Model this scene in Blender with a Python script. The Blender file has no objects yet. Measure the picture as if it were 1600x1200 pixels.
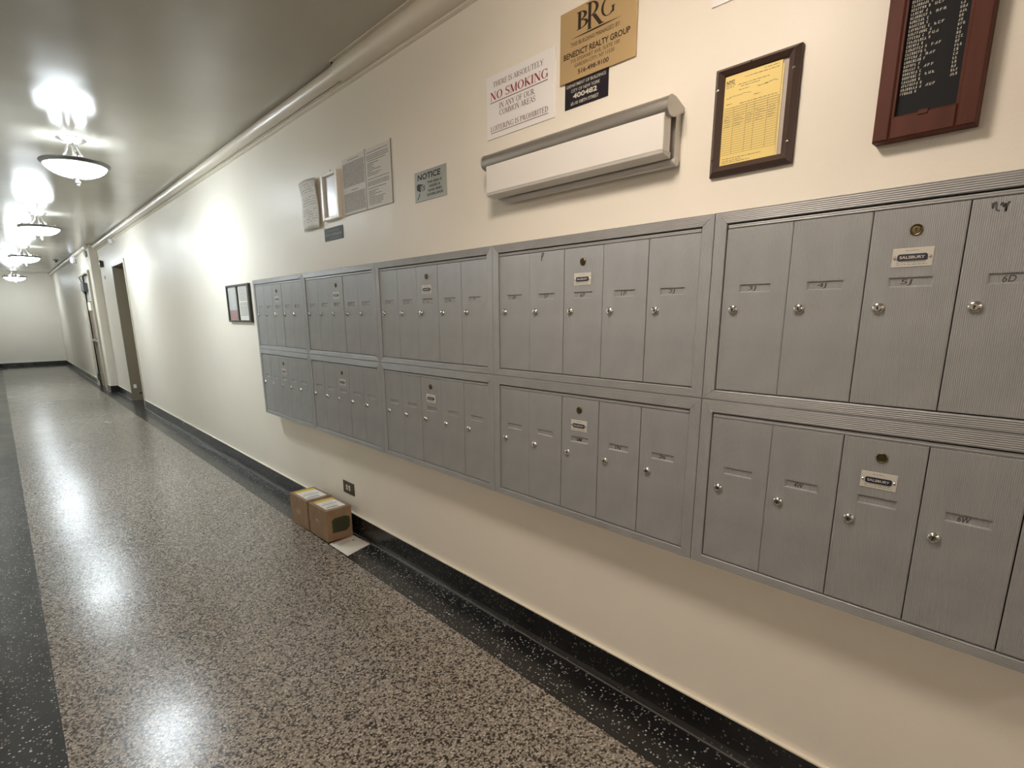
import bpy, math, random
from mathutils import Matrix, Vector
random.seed(7)
PI = math.pi
S = bpy.context.scene
COL = S.collection

# ------------------------------------------------------------------ camera
yaw, pitch, roll = math.radians(42.508), math.radians(-12.625), math.radians(-0.496)
cy, sy, cp, sp = math.cos(yaw), math.sin(yaw), math.cos(pitch), math.sin(pitch)
fw = Vector((sy * cp, cy * cp, sp)); rt = Vector((cy, -sy, 0)); up = rt.cross(fw)
cr, sr = math.cos(roll), math.sin(roll)
rt, up = cr * rt + sr * up, -sr * rt + cr * up
cam_d = bpy.data.cameras.new('camera'); cam = bpy.data.objects.new('camera', cam_d); COL.objects.link(cam)
M3 = Matrix((rt, up, -fw)).transposed()
cam.matrix_world = Matrix.Translation((-1.472, 0, 1.325)) @ M3.to_4x4()
cam_d.sensor_width = 36; cam_d.lens = 841.4 / 1600 * 36
cam_d.shift_x = (800 - 782.29) / 1600; cam_d.shift_y = (678.6 - 600) / 1600
cam_d.clip_start = 0.05; cam_d.clip_end = 60
S.camera = cam

# ------------------------------------------------------------------ world, exposure
w = bpy.data.worlds.new('world'); S.world = w; w.use_nodes = True
w.node_tree.nodes['Background'].inputs[0].default_value = (0.5, 0.5, 0.5, 1)
w.node_tree.nodes['Background'].inputs[1].default_value = 0.02
vs = S.view_settings
vs.view_transform = 'Standard'; vs.look = 'None'; vs.gamma = 1; vs.use_curve_mapping = False
vs.exposure = 3.1
COOL = (0.85, 0.945, 1.0); WARM = (1.0, 0.85, 0.71)
BOWL_COOL, BULB_COOL = 10.5, 20.0
BOWL_DIM, BULB_DIM = 4.2, 9.0          # the farthest lamp is dimmer
BOWL_WARM, BULB_WARM = 6.6, 15.0
BOWL_FILL, BULB_FILL = 9.5, 24.0  # strength of the added, unseen fill lamps

# ------------------------------------------------------------------ materials
def mat(name, col, rough=0.5, metal=0.0, spec=0.5, coat=0.0, emit=None, estr=0.0, alpha=None):
    m = bpy.data.materials.new(name); m.use_nodes = True
    b = m.node_tree.nodes['Principled BSDF']
    b.inputs['Base Color'].default_value = (*col, 1)
    b.inputs['Roughness'].default_value = rough
    b.inputs['Metallic'].default_value = metal
    b.inputs['Specular IOR Level'].default_value = spec
    b.inputs['Coat Weight'].default_value = coat
    if coat: b.inputs['Coat Roughness'].default_value = 0.12
    if emit:
        b.inputs['Emission Color'].default_value = (*emit, 1); b.inputs['Emission Strength'].default_value = estr
    return m

class N:
    """tiny node helper"""
    def __init__(s, m): s.t = m.node_tree; s.b = s.t.nodes['Principled BSDF']
    def n(s, ty, **kw):
        x = s.t.nodes.new(ty)
        for k, v in kw.items():
            if hasattr(x, k) and not k.startswith('i_'): setattr(x, k, v)
        return x
    def l(s, a, b): s.t.links.new(a, b)
    def coord(s): return s.n('ShaderNodeTexCoord').outputs['Object']
    def noise(s, scale, detail=3, vec=None, rough=0.5):
        x = s.n('ShaderNodeTexNoise'); x.inputs['Scale'].default_value = scale; x.inputs['Detail'].default_value = detail
        x.inputs['Roughness'].default_value = rough
        s.l(vec if vec is not None else s.coord(), x.inputs['Vector']); return x
    def ramp(s, fac, stops, interp='LINEAR'):
        x = s.n('ShaderNodeValToRGB'); x.color_ramp.interpolation = interp
        e = x.color_ramp.elements
        while len(e) > 1: e.remove(e[-1])
        e[0].position = stops[0][0]; e[0].color = (*stops[0][1], 1)
        for p, c in stops[1:]:
            k = e.new(p); k.color = (*c, 1)
        s.l(fac, x.inputs['Fac']); return x.outputs['Color']
    def bump(s, h, strength, dist=0.01, prev=None):
        x = s.n('ShaderNodeBump'); x.inputs['Strength'].default_value = strength; x.inputs['Distance'].default_value = dist
        s.l(h, x.inputs['Height'])
        if prev is not None: s.l(prev, x.inputs['Normal'])
        return x.outputs['Normal']
    def math(s, op, a, b=None):
        x = s.n('ShaderNodeMath', operation=op)
        for i, v in enumerate((a, b)):
            if v is None: continue
            if isinstance(v, (int, float)): x.inputs[i].default_value = v
            else: s.l(v, x.inputs[i])
        return x.outputs[0]
    def map(s, vec, sc):
        x = s.n('ShaderNodeMapping'); x.inputs['Scale'].default_value = sc; s.l(vec, x.inputs['Vector']); return x.outputs[0]

def paint(name, c1, c2, rough, bstr, spec=0.5):
    m = mat(name, c1, rough, spec=spec); k = N(m)
    col = k.ramp(k.noise(1.7, 4).outputs['Fac'], [(0.35, c1), (0.7, c2)]); k.l(col, k.b.inputs['Base Color'])
    n1 = k.bump(k.noise(6, 4, k.map(k.coord(), (1, 1, 0.45))).outputs['Fac'], bstr, 0.02)
    n2 = k.bump(k.noise(140, 2).outputs['Fac'], bstr * 0.5, 0.002, n1)
    k.l(n2, k.b.inputs['Normal'])
    r = k.n('ShaderNodeMapRange'); r.inputs['To Min'].default_value = rough - 0.06; r.inputs['To Max'].default_value = rough + 0.08
    k.l(k.noise(3, 3).outputs['Fac'], r.inputs['Value']); k.l(r.outputs[0], k.b.inputs['Roughness'])
    return m

M = {}
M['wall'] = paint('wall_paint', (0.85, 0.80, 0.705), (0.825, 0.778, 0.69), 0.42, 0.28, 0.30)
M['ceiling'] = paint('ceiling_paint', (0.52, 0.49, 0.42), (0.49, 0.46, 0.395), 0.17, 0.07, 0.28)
M['trim'] = paint('trim_paint', (0.76, 0.70, 0.60), (0.72, 0.66, 0.55), 0.3, 0.05)

def terrazzo(name, dark, chips=0.24, bright=1.0):
    m = mat(name, (0.2, 0.2, 0.2), 0.2); k = N(m); v = k.coord()
    wob = k.n('ShaderNodeVectorMath', operation='MULTIPLY_ADD')
    k.l(k.noise(90, 2, v).outputs['Color'], wob.inputs[0]); wob.inputs[1].default_value = (0.006,) * 3; k.l(v, wob.inputs[2])
    vo = k.n('ShaderNodeTexVoronoi'); vo.inputs['Scale'].default_value = 120 if dark else 150
    k.l(wob.outputs[0], vo.inputs['Vector'])
    sep = k.n('ShaderNodeSeparateColor'); k.l(vo.outputs['Color'], sep.inputs[0])
    if dark:
        chip = k.math('MULTIPLY', k.math('GREATER_THAN', sep.outputs[0], 1 - chips), k.math('LESS_THAN', vo.outputs['Distance'], 0.40))
        cc = k.ramp(sep.outputs[1], [(0, tuple(x * bright for x in (0.12, 0.12, 0.11))), (0.6, tuple(x * bright for x in (0.30, 0.30, 0.27))), (1, tuple(x * bright for x in (0.60, 0.59, 0.53)))])
        base = k.ramp(k.noise(3, 3, v).outputs['Fac'], [(0.3, (0.008, 0.008, 0.009)), (0.75, (0.022, 0.022, 0.023))])
        mx = k.n('ShaderNodeMix', data_type='RGBA'); k.l(chip, mx.inputs['Factor']); k.l(base, mx.inputs[6]); k.l(cc, mx.inputs[7])
        k.l(mx.outputs[2], k.b.inputs['Base Color'])
    else:
        c = k.ramp(sep.outputs[0], [(0, (0.035, 0.028, 0.022)), (0.22, (0.075, 0.062, 0.050)), (0.32, (0.30, 0.26, 0.215)),
                                    (0.72, (0.40, 0.35, 0.295)), (0.9, (0.48, 0.43, 0.37)), (1.0, (0.60, 0.55, 0.49))])
        edge = k.math('SUBTRACT', 1.0, k.math('MULTIPLY', k.math('GREATER_THAN', vo.outputs['Distance'], 0.50), 0.45))
        mx = k.n('ShaderNodeVectorMath', operation='SCALE'); k.l(c, mx.inputs[0]); k.l(edge, mx.inputs['Scale'])
        k.l(mx.outputs[0], k.b.inputs['Base Color'])
    r = k.n('ShaderNodeMapRange'); r.inputs['To Min'].default_value = 0.15; r.inputs['To Max'].default_value = 0.33
    k.l(k.noise(2.2, 5, v).outputs['Fac'], r.inputs['Value']); k.l(r.outputs[0], k.b.inputs['Roughness'])
    k.l(k.bump(k.noise(4, 2, v).outputs['Fac'], 0.06, 0.02), k.b.inputs['Normal'])
    return m
M['field'] = terrazzo('terrazzo_beige', False)
M['border'] = terrazzo('terrazzo_black', True)
M['cove'] = terrazzo('terrazzo_black_cove', True, 0.12, 0.3)

def ribbed(name, axis, pitch, col=(0.365, 0.372, 0.378)):
    m = mat(name, col, 0.42, 0.2, 0.5); k = N(m); v = k.coord()
    sep = k.n('ShaderNodeSeparateXYZ'); k.l(v, sep.inputs[0])
    s_ = k.math('SINE', k.math('MULTIPLY', sep.outputs[axis], 2 * PI / pitch))
    h = k.math('MULTIPLY', s_, 0.5)
    k.l(k.bump(h, 0.8, pitch * 0.22), k.b.inputs['Normal'])
    c = k.ramp(k.noise(14, 5, v).outputs['Fac'], [(0.3, tuple(x * 0.93 for x in col)), (0.7, tuple(x * 1.05 for x in col))])
    k.l(c, k.b.inputs['Base Color'])
    return m
M['door_metal'] = ribbed('ribbed_grey_metal', 0, 0.0033)
M['rail_h'] = ribbed('ribbed_rail_horizontal', 2, 0.0042)
M['rail_v'] = ribbed('ribbed_rail_vertical', 0, 0.0042)
M['case'] = mat('grey_case_metal', (0.33, 0.34, 0.345), 0.45, 0.2)
M['slot'] = mat('slot_metal', (0.33, 0.335, 0.335), 0.4, 0.3)
M['dark'] = mat('dark_gap', (0.01, 0.01, 0.01), 0.8)
M['chrome'] = mat('chrome', (0.72, 0.71, 0.69), 0.18, 1.0)
M['brass'] = mat('old_brass', (0.15, 0.115, 0.06), 0.35, 1.0)
M['key'] = mat('keyhole_black', (0.012, 0.012, 0.012), 0.6)
M['ink'] = mat('black_ink', (0.02, 0.02, 0.02), 0.6)
M['greyink'] = mat('grey_ink', (0.11, 0.11, 0.11), 0.7)
M['midink'] = mat('mid_grey_ink', (0.27, 0.27, 0.26), 0.7)
M['pencil'] = mat('pencil', (0.05, 0.045, 0.042), 0.7)
M['plate_w'] = mat('plate_cream', (0.62, 0.60, 0.54), 0.4)
M['navy'] = mat('plate_navy', (0.022, 0.022, 0.05), 0.35)
M['white'] = mat('white_plastic', (0.88, 0.86, 0.85), 0.35)
M['paper'] = mat('paper_white', (0.72, 0.70, 0.65), 0.6)
M['maroon'] = mat('maroon_ink', (0.13, 0.045, 0.05), 0.5)
M['red'] = mat('red_ink', (0.30, 0.035, 0.05), 0.5)
M['gold'] = mat('brushed_gold', (0.72, 0.52, 0.27), 0.36, 0.5)
M['brownink'] = mat('dark_brown_ink', (0.035, 0.02, 0.012), 0.5)
M['formink'] = mat('form_ink', (0.20, 0.145, 0.05), 0.6)
M['plate_black'] = mat('plate_black', (0.018, 0.015, 0.022), 0.3)
M['letters'] = mat('white_letters', (0.62, 0.60, 0.52), 0.5)
M['alu'] = mat('satin_aluminium', (0.50, 0.485, 0.46), 0.34, 0.85)
M['alu_dark'] = mat('satin_aluminium_dark', (0.36, 0.34, 0.32), 0.4, 0.7)
M['alu_soft'] = mat('aluminium_soft', (0.58, 0.56, 0.53), 0.45, 0.25)  # lighter aluminium copy, fill light on the undersides put into its colour
M['rim'] = mat('dark_nickel', (0.16, 0.155, 0.15), 0.4, 0.8)
M['frosted'] = mat('frosted_white_glass', (0.8, 0.8, 0.8), 0.5)  # plain white for the shell added inside each bowl
M['diffuser'] = mat('white_diffuser', (0.76, 0.735, 0.70), 0.28)
M['nickel'] = mat('brushed_nickel', (0.55, 0.54, 0.52), 0.3, 1.0)
M['brownframe'] = mat('dark_brown_frame', (0.060, 0.034, 0.026), 0.38)
M['yellow'] = mat('yellow_paper', (0.86, 0.67, 0.235), 0.6)
M['yellow_b'] = mat('yellow_paper_light', (0.85, 0.70, 0.32), 0.6)
M['greybacking'] = mat('grey_backing', (0.48, 0.42, 0.38), 0.6)
M['felt'] = mat('black_felt', (0.020, 0.021, 0.023), 0.8, spec=0.2)
M['signgrey'] = mat('sign_grey_green', (0.36, 0.37, 0.33), 0.4, 0.2)
M['plategrey'] = mat('plate_slate', (0.115, 0.125, 0.13), 0.6, 0.0, 0.2)
M['mirror'] = mat('framed_sheet_grey', (0.58, 0.58, 0.58), 0.3)
M['whiteframe'] = mat('white_frame', (0.80, 0.77, 0.70), 0.35)
M['blackframe'] = mat('black_frame', (0.025, 0.02, 0.018), 0.35)
M['taupe'] = mat('taupe_metal', (0.235, 0.195, 0.135), 0.4)
M['taupe_l'] = mat('taupe_light', (0.55, 0.50, 0.41), 0.4)
M['bronze'] = mat('bronze_plate', (0.05, 0.04, 0.03), 0.35, 0.4)
M['ivory'] = mat('ivory', (0.70, 0.66, 0.55), 0.4)
M['greydev'] = mat('grey_device', (0.07, 0.07, 0.068), 0.45)
M['greylite'] = mat('light_grey_device', (0.36, 0.36, 0.34), 0.45)
M['glass'] = mat('door_glass', (0.30, 0.22, 0.19), 0.08)
M['rubber'] = mat('black_rubber', (0.02, 0.02, 0.02), 0.8)
M['bluewhite'] = mat('lens_lit', (0.6, 0.65, 1.0), 0.3, emit=(0.62, 0.68, 1.0), estr=0.16)
M['tape'] = mat('clear_tape', (0.36, 0.255, 0.155), 0.16)
M['green'] = mat('dark_green_print', (0.05, 0.055, 0.026), 0.6)
M['yellow_l'] = mat('yellow_label', (0.75, 0.55, 0.08), 0.5)
M['pink'] = mat('pink_print', (0.52, 0.20, 0.18), 0.6)
M['mauve'] = mat('mauve_print', (0.33, 0.20, 0.20), 0.5)
M['photo'] = mat('faded_poster', (0.50, 0.51, 0.50), 0.22)
m = mat('cardboard', (0.29, 0.19, 0.11), 0.6); k = N(m)
k.l(k.ramp(k.noise(18, 4).outputs['Fac'], [(0.3, (0.25, 0.165, 0.095)), (0.7, (0.32, 0.215, 0.125))]), k.b.inputs['Base Color']); M['card'] = m
m = mat('dark_red_wood', (0.085, 0.024, 0.014), 0.55, spec=0.22); k = N(m)
k.l(k.ramp(k.noise(30, 4, k.map(k.coord(), (1, 1, 0.08))).outputs['Fac'], [(0.3, (0.070, 0.019, 0.011)), (0.7, (0.105, 0.030, 0.018))]), k.b.inputs['Base Color']); M['wood'] = m
M['caulk'] = mat('caulk_line', (0.13, 0.125, 0.115), 0.45)
M['bead'] = mat('paint_bead', (0.84, 0.78, 0.66), 0.4)
for nm, c, bo, bu in (('cool', COOL, BOWL_COOL, BULB_COOL), ('warm', WARM, BOWL_WARM, BULB_WARM), ('dim', COOL, BOWL_DIM, BULB_DIM), ('lobby', WARM, BOWL_FILL, BULB_FILL)):
    M['bowl_' + nm] = mat('lit_glass_bowl_' + nm, (0.9, 0.9, 0.9), 0.25, emit=c, estr=bo)
    M['bulb_' + nm] = mat('lit_bulb_' + nm, (0.9, 0.9, 0.9), 0.4, emit=c, estr=bu)

# ------------------------------------------------------------------ mesh helpers
class MB:
    def __init__(s): s.v = []; s.f = []; s.sm = []
    def add(s, vs_, fs, smooth=False):
        o = len(s.v); s.v += [tuple(p) for p in vs_]
        for f in fs: s.f.append(tuple(i + o for i in f)); s.sm.append(smooth)
        return s
    def box(s, x0, x1, y0, y1, z0, z1):
        vs_ = [(x, y, z) for z in (z0, z1) for y in (y0, y1) for x in (x0, x1)]
        return s.add(vs_, [(0, 2, 3, 1), (4, 5, 7, 6), (0, 1, 5, 4), (2, 6, 7, 3), (0, 4, 6, 2), (1, 3, 7, 5)])
    def bbox(s, x0, x1, y0, y1, z0, z1, b=0.002):
        """box with chamfered front (-y) edges"""
        vs_ = [(x0, y1, z0), (x1, y1, z0), (x1, y1, z1), (x0, y1, z1), (x0, y0 + b, z0), (x1, y0 + b, z0), (x1, y0 + b, z1), (x0, y0 + b, z1),
               (x0 + b, y0, z0 + b), (x1 - b, y0, z0 + b), (x1 - b, y0, z1 - b), (x0 + b, y0, z1 - b)]
        fs = [(0, 3, 2, 1), (8, 9, 10, 11)]
        for i in range(4):
            j = (i + 1) % 4; fs += [(i, j, j + 4, i + 4), (i + 4, j + 4, j + 8, i + 8)]
        return s.add(vs_, fs)
    def prism(s, poly, axis, a0, a1, smooth=False):
        """poly: 2D outline; extruded along axis: 'x' -> (a,p,q), 'y' -> (p,a,q), 'z' -> (p,q,a)"""
        def mk(p, a): return {'x': (a, p[0], p[1]), 'y': (p[0], a, p[1]), 'z': (p[0], p[1], a)}[axis]
        n = len(poly)
        s.add([mk(p, a0) for p in poly] + [mk(p, a1) for p in poly], [(i, (i + 1) % n, (i + 1) % n + n, i + n) for i in range(n)], smooth)
        s.add([mk(p, a0) for p in poly], [tuple(range(n - 1, -1, -1))]); s.add([mk(p, a1) for p in poly], [tuple(range(n))]); return s
    def lathe(s, prof, n=20, c=(0, 0, 0), axis='z'):
        """prof: (r, h) list"""
        vs_ = []
        for r, h in prof:
            for i in range(n):
                a = 2 * PI * i / n; p, q = r * math.cos(a), r * math.sin(a)
                vs_.append((c[0] + p, c[1] + q, c[2] + h) if axis == 'z' else (c[0] + p, c[1] - h, c[2] + q))
        fs = [(j * n + i, j * n + (i + 1) % n, (j + 1) * n + (i + 1) % n, (j + 1) * n + i) for j in range(len(prof) - 1) for i in range(n)]
        s.add(vs_, fs, True)
        if prof[0][0] > 1e-5: s.add(vs_[:n], [tuple(range(n - 1, -1, -1))])
        if prof[-1][0] > 1e-5: s.add(vs_[-n:], [tuple(range(n))])
        return s
    def tube(s, pts, r, n=8, r1=None):
        pts = [Vector(p) for p in pts]; L = len(pts); vs_ = []
        up_ = Vector((0.12, 0.31, 0.94))
        for i, p in enumerate(pts):
            d = (pts[min(i + 1, L - 1)] - pts[max(i - 1, 0)]).normalized()
            a = d.cross(up_)
            if a.length < 1e-3: a = d.cross(Vector((1, 0, 0)))
            a.normalize(); b = d.cross(a); rr = r if r1 is None else r + (r1 - r) * i / (L - 1)
            vs_ += [p + rr * (math.cos(2 * PI * k_ / n) * a + math.sin(2 * PI * k_ / n) * b) for k_ in range(n)]
        fs = [(j * n + i, j * n + (i + 1) % n, (j + 1) * n + (i + 1) % n, (j + 1) * n + i) for j in range(L - 1) for i in range(n)]
        s.add(vs_, fs, True); s.add(vs_[:n], [tuple(range(n - 1, -1, -1))]); s.add(vs_[-n:], [tuple(range(n))]); return s
    def rect(s, x0, x1, z0, z1, y):  # flat print facing -y
        return s.add([(x0, y, z0), (x1, y, z0), (x1, y, z1), (x0, y, z1)], [(0, 1, 2, 3)])
    def seg(s, a, b, wd, y):  # flat stroke in xz
        dx, dz = b[0] - a[0], b[1] - a[1]; L = math.hypot(dx, dz) or 1e-6; nx, nz = -dz / L * wd / 2, dx / L * wd / 2
        return s.add([(a[0] + nx, y, a[1] + nz), (a[0] - nx, y, a[1] - nz), (b[0] - nx, y, b[1] - nz), (b[0] + nx, y, b[1] + nz)], [(0, 1, 2, 3)])
    def mesh(s, name):
        me = bpy.data.meshes.new(name); me.from_pydata(s.v, [], s.f)
        me.polygons.foreach_set('use_smooth', s.sm); me.update()
        if any(s.sm): me.set_sharp_from_angle(angle=math.radians(38))
        return me
    def ob(s, name, m, parent=None, **kw): return link(name, s.mesh(name), m, parent, **kw)

def link(name, me, m=None, parent=None, loc=(0, 0, 0), rot=(0, 0, 0), label=None, bevel=0):
    o = bpy.data.objects.new(name, me); COL.objects.link(o)
    if m is not None and me is not None and not me.materials: me.materials.append(M[m] if isinstance(m, str) else m)
    o.parent = parent; o.location = loc; o.rotation_euler = rot
    if label: o['label'] = label
    if bevel:
        b = o.modifiers.new('bevel', 'BEVEL'); b.width = bevel; b.segments = 2; b.limit_method = 'ANGLE'
    return o

def thing(name, label, cat, loc, rot=(0, 0, 0), group=None):
    o = bpy.data.objects.new(name, None); COL.objects.link(o); o.empty_display_size = 0.05
    o.location = loc; o.rotation_euler = rot; o['label'] = label; o['category'] = cat
    if group: o['group'] = group
    return o
RW = (0, 0, -PI / 2)          # on the right wall: local x runs along -Y (to the viewer's right), local -y leaves the wall
def wthing(name, label, cat, Y, Z, X=0.0, group=None): return thing(name, label, cat, (X, Y, Z), RW, group)
def structure(name, parent=None):
    o = bpy.data.objects.new(name, None); COL.objects.link(o); o['kind'] = 'structure'; return o

def copy_tree(o, parent=None):
    c = o.copy(); COL.objects.link(c); c.parent = parent
    for ch in list(o.children): copy_tree(ch, c)
    return c

# ---- text: built-in font as flat mesh, and a drawn serif alphabet
_tc = {}
def text_raw(txt, bold=0.0):
    key = (txt, bold)
    if key in _tc: return _tc[key]
    c = bpy.data.curves.new('t', 'FONT'); c.body = txt; c.size = 1; c.offset = bold; c.resolution_u = 3; c.fill_mode = 'FRONT'
    o = bpy.data.objects.new('t', c); COL.objects.link(o)
    dg = bpy.context.evaluated_depsgraph_get(); me = bpy.data.meshes.new_from_object(o.evaluated_get(dg))
    vs_ = [tuple(v.co[:2]) for v in me.vertices]; fs = [tuple(p.vertices) for p in me.polygons]
    bpy.data.objects.remove(o); bpy.data.curves.remove(c); bpy.data.meshes.remove(me)
    _tc[key] = (vs_, fs); return _tc[key]
def put(mb, raw, x0, x1, z0, z1, y, slant=0.0):
    vs_, fs = raw
    ax, bx = min(v[0] for v in vs_), max(v[0] for v in vs_); az, bz = min(v[1] for v in vs_), max(v[1] for v in vs_)
    fx, fz = (x1 - x0) / (bx - ax), (z1 - z0) / (bz - az)
    mb.add([(x0 + (v[0] - ax) * fx + slant * (v[1] - az) * fz, y, z0 + (v[1] - az) * fz) for v in vs_], fs); return mb
def text(mb, txt, x0, x1, z0, z1, y, bold=0.0, slant=0.0): return put(mb, text_raw(txt, bold), x0, x1, z0, z1, y, slant)

def serif_raw(txt, tk=0.15, tn=0.055, sf=0.24):
    vs_, fs = [], []
    def q(p): o = len(vs_); vs_.extend(p); fs.append(tuple(range(o, o + 4)))
    def st(x, a, b, wd):
        # slanted strokes get horizontal ends
        h = wd / 2
        if abs(a[1] - b[1]) < 1e-6: q([(x + a[0], a[1] - h), (x + b[0], b[1] - h), (x + b[0], b[1] + h), (x + a[0], a[1] + h)])
        else:
            L = math.hypot(a[0] - b[0], a[1] - b[1]); h = h * L / abs(a[1] - b[1])
            q([(x + a[0] - h, a[1]), (x + a[0] + h, a[1]), (x + b[0] + h, b[1]), (x + b[0] - h, b[1])])
    def ring(x, cx, cz, rx, rz, a0, a1, k_=tk):
        n = max(6, int(abs(a1 - a0) / 15)); pr = None
        for i in range(n + 1):
            a = math.radians(a0 + (a1 - a0) * i / n); c_, s_ = math.cos(a), math.sin(a)
            cur = ((x + cx + rx * c_, cz + rz * s_), (x + cx + (rx - k_) * c_, cz + (rz - tn) * s_))
            if pr: q([pr[0], cur[0], cur[1], pr[1]])
            pr = cur
    def se(x, px, pz): st(x, (px - sf / 2, min(max(pz, tn / 2), 1 - tn / 2)), (px + sf / 2, min(max(pz, tn / 2), 1 - tn / 2)), tn)
    x = 0.0; T, t = tk, tn
    for ch in txt:
        wd = 0.36
        S_ = lambda a, b, k_: st(x, a, b, k_)
        if ch == 'A': S_((.08, 0), (.43, 1), t); S_((.43, 1), (.78, 0), T); S_((.2, .33), (.66, .33), t); se(x, .08, 0); se(x, .8, 0); wd = .9
        elif ch == 'B': S_((.2, 0), (.2, 1), T); ring(x, .2, .74, .40, .26, -90, 90); ring(x, .2, .26, .48, .26, -90, 90); se(x, .16, 0); se(x, .16, 1); wd = .76
        elif ch in 'CG':
            ring(x, .46, .5, .44, .52, 42, 318); S_((.79, .99), (.79, .70), t)
            if ch == 'G': S_((.78, .42), (.78, .08), T * .85); se(x, .78, .42)
            else: S_((.79, .25), (.79, .14), t)
            wd = .96
        elif ch == 'D': S_((.2, 0), (.2, 1), T); ring(x, .2, .5, .64, .5, -90, 90); se(x, .16, 0); se(x, .16, 1); wd = .93
        elif ch in 'EF':
            S_((.2, 0), (.2, 1), T); S_((.2, 1 - t / 2), (.66, 1 - t / 2), t); S_((.2, .52), (.52, .52), t); S_((.66, 1), (.66, .8), t); S_((.52, .62), (.52, .42), t); se(x, .16, 0); se(x, .16, 1)
            if ch == 'E': S_((.2, t / 2), (.7, t / 2), t); S_((.7, 0), (.7, .22), t)
            wd = .80
        elif ch == 'H': S_((.2, 0), (.2, 1), T); S_((.76, 0), (.76, 1), T); S_((.2, .52), (.76, .52), t); [se(x, a, b) for a in (.2, .76) for b in (0, 1)]; wd = .98
        elif ch == 'I': S_((.2, 0), (.2, 1), T); se(x, .2, 0); se(x, .2, 1); wd = .42
        elif ch == 'K': S_((.2, 0), (.2, 1), T); S_((.2, .38), (.72, 1), t); S_((.36, .56), (.78, 0), T); se(x, .2, 0); se(x, .2, 1); se(x, .72, 1); se(x, .8, 0); wd = .92
        elif ch == 'L': S_((.2, 0), (.2, 1), T); S_((.2, t / 2), (.7, t / 2), t); S_((.7, 0), (.7, .26), t); se(x, .2, 1); se(x, .16, 0); wd = .78
        elif ch == 'M': S_((.14, 0), (.16, 1), t); S_((.18, 1), (.52, 0), T); S_((.52, 0), (.88, 1), t); S_((.90, 1), (.90, 0), T); se(x, .14, 0); se(x, .12, 1); se(x, .9, 0); se(x, .92, 1); wd = 1.1
        elif ch == 'N': S_((.15, 0), (.15, 1), t); S_((.17, 1), (.78, 0), T); S_((.78, 0), (.78, 1), t); se(x, .15, 0); se(x, .11, 1); se(x, .78, 1); wd = .97
        elif ch == 'O': ring(x, .48, .5, .44, .52, 0, 360); wd = .98
        elif ch in 'PR':
            S_((.2, 0), (.2, 1), T); ring(x, .2, .73, .46, .27, -90, 90); se(x, .2, 0); se(x, .16, 1); wd = .74
            if ch == 'R': S_((.42, .48), (.80, 0), T); se(x, .83, 0); wd = .92
        elif ch == 'S':
            ring(x, .37, .74, .29, .27, 35, 250, T * .8); ring(x, .37, .27, .31, .28, -145, 70, T * .8); S_((.22, .60), (.54, .40), T * .9); S_((.62, .98), (.62, .74), t); S_((.09, .28), (.09, .03), t); wd = .74
        elif ch == 'T': S_((.06, 1 - t / 2), (.78, 1 - t / 2), t); S_((.42, 0), (.42, 1), T); S_((.06, 1), (.06, .78), t); S_((.78, 1), (.78, .78), t); se(x, .42, 0); wd = .86
        elif ch == 'U': S_((.18, 1), (.18, .3), T); S_((.76, 1), (.76, .3), t); ring(x, .445, .3, .34, .31, 180, 360); se(x, .18, 1); se(x, .76, 1); wd = .94
        elif ch == 'Y': S_((.10, 1), (.43, .45), T); S_((.78, 1), (.45, .45), t); S_((.43, .45), (.43, 0), T); se(x, .1, 1); se(x, .78, 1); se(x, .43, 0); wd = .88
        x += wd
    return vs_, fs
def serif(mb, txt, x0, x1, z0, z1, y, **kw): return put(mb, serif_raw(txt, **kw), x0, x1, z0, z1, y)

def scribble(mb, x0, x1, z0, z1, y, n=6, wd=0.0012):
    p = (x0, random.uniform(z0, z1))
    for i in range(n):
        q = (x0 + (x1 - x0) * (i + 1) / n, random.uniform(z0, z1)); mb.seg(p, q, wd, y); p = q
    return mb
def print_line(mb, x0, x1, z, h, y, word=0.012):
    """one line of unreadable small print"""
    x = x0
    while x < x1 - 0.002:
        L = min(word * random.uniform(0.4, 1.4), x1 - x); mb.rect(x, x + L, z, z + h, y); x += L + word * 0.25
    return mb

# ------------------------------------------------------------------ room shell
H = 2.53; YE = 20.0; YB = -4.6; XL = -1.77; LBX = -6.0; LBY = 3.0; XF = -0.11
D1A, D1B, D1H = 9.44, 10.42, 2.10
D2A, D2B, D2H = 12.22, 13.30, 2.09
def sbox(name, *b, m='wall'):
    o = MB().box(*b).ob(name, m); o['kind'] = 'structure'; return o
fl = structure('floor')
MB().box(-1.513, -0.222, YB, YE - 0.75, -0.08, 0).ob('terrazzo_field', 'field', fl)
MB().box(-0.222, 0.45, YB, YE, -0.08, 0).ob('terrazzo_border', 'border', fl, label='black terrazzo border with white chips along the mailbox wall')
MB().box(LBX, -1.513, YB, LBY, -0.08, 0).box(XL - 0.1, -1.513, LBY, YE, -0.08, 0).ob('terrazzo_border', 'border', fl, label='black terrazzo border along the left side of the corridor')
MB().box(-1.513, -0.222, YE - 0.75, YE, -0.08, 0).ob('terrazzo_border', 'border', fl, label='dark terrazzo border along the far end wall')
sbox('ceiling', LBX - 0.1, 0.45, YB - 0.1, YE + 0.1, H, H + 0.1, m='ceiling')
sbox('wall_left', XL - 0.1, XL, LBY, YE, 0, H)
sbox('wall_lobby', LBX - 0.1, LBX, YB, LBY, 0, H)
sbox('wall_return', LBX - 0.1, XL - 0.1, LBY, LBY + 0.1, 0, H)
sbox('wall_back', LBX - 0.1, 0.45, YB - 0.1, YB, 0, H)
sbox('wall_end', XL - 0.1, 0.45, YE, YE + 0.1, 0, H)
wr = MB()
wr.box(0, 0.4, YB, D1A, 0, H).box(0, 0.4, D1A, D1B, D1H, H).box(0, 0.4, D1B, 11.83, 0, H)
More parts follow.
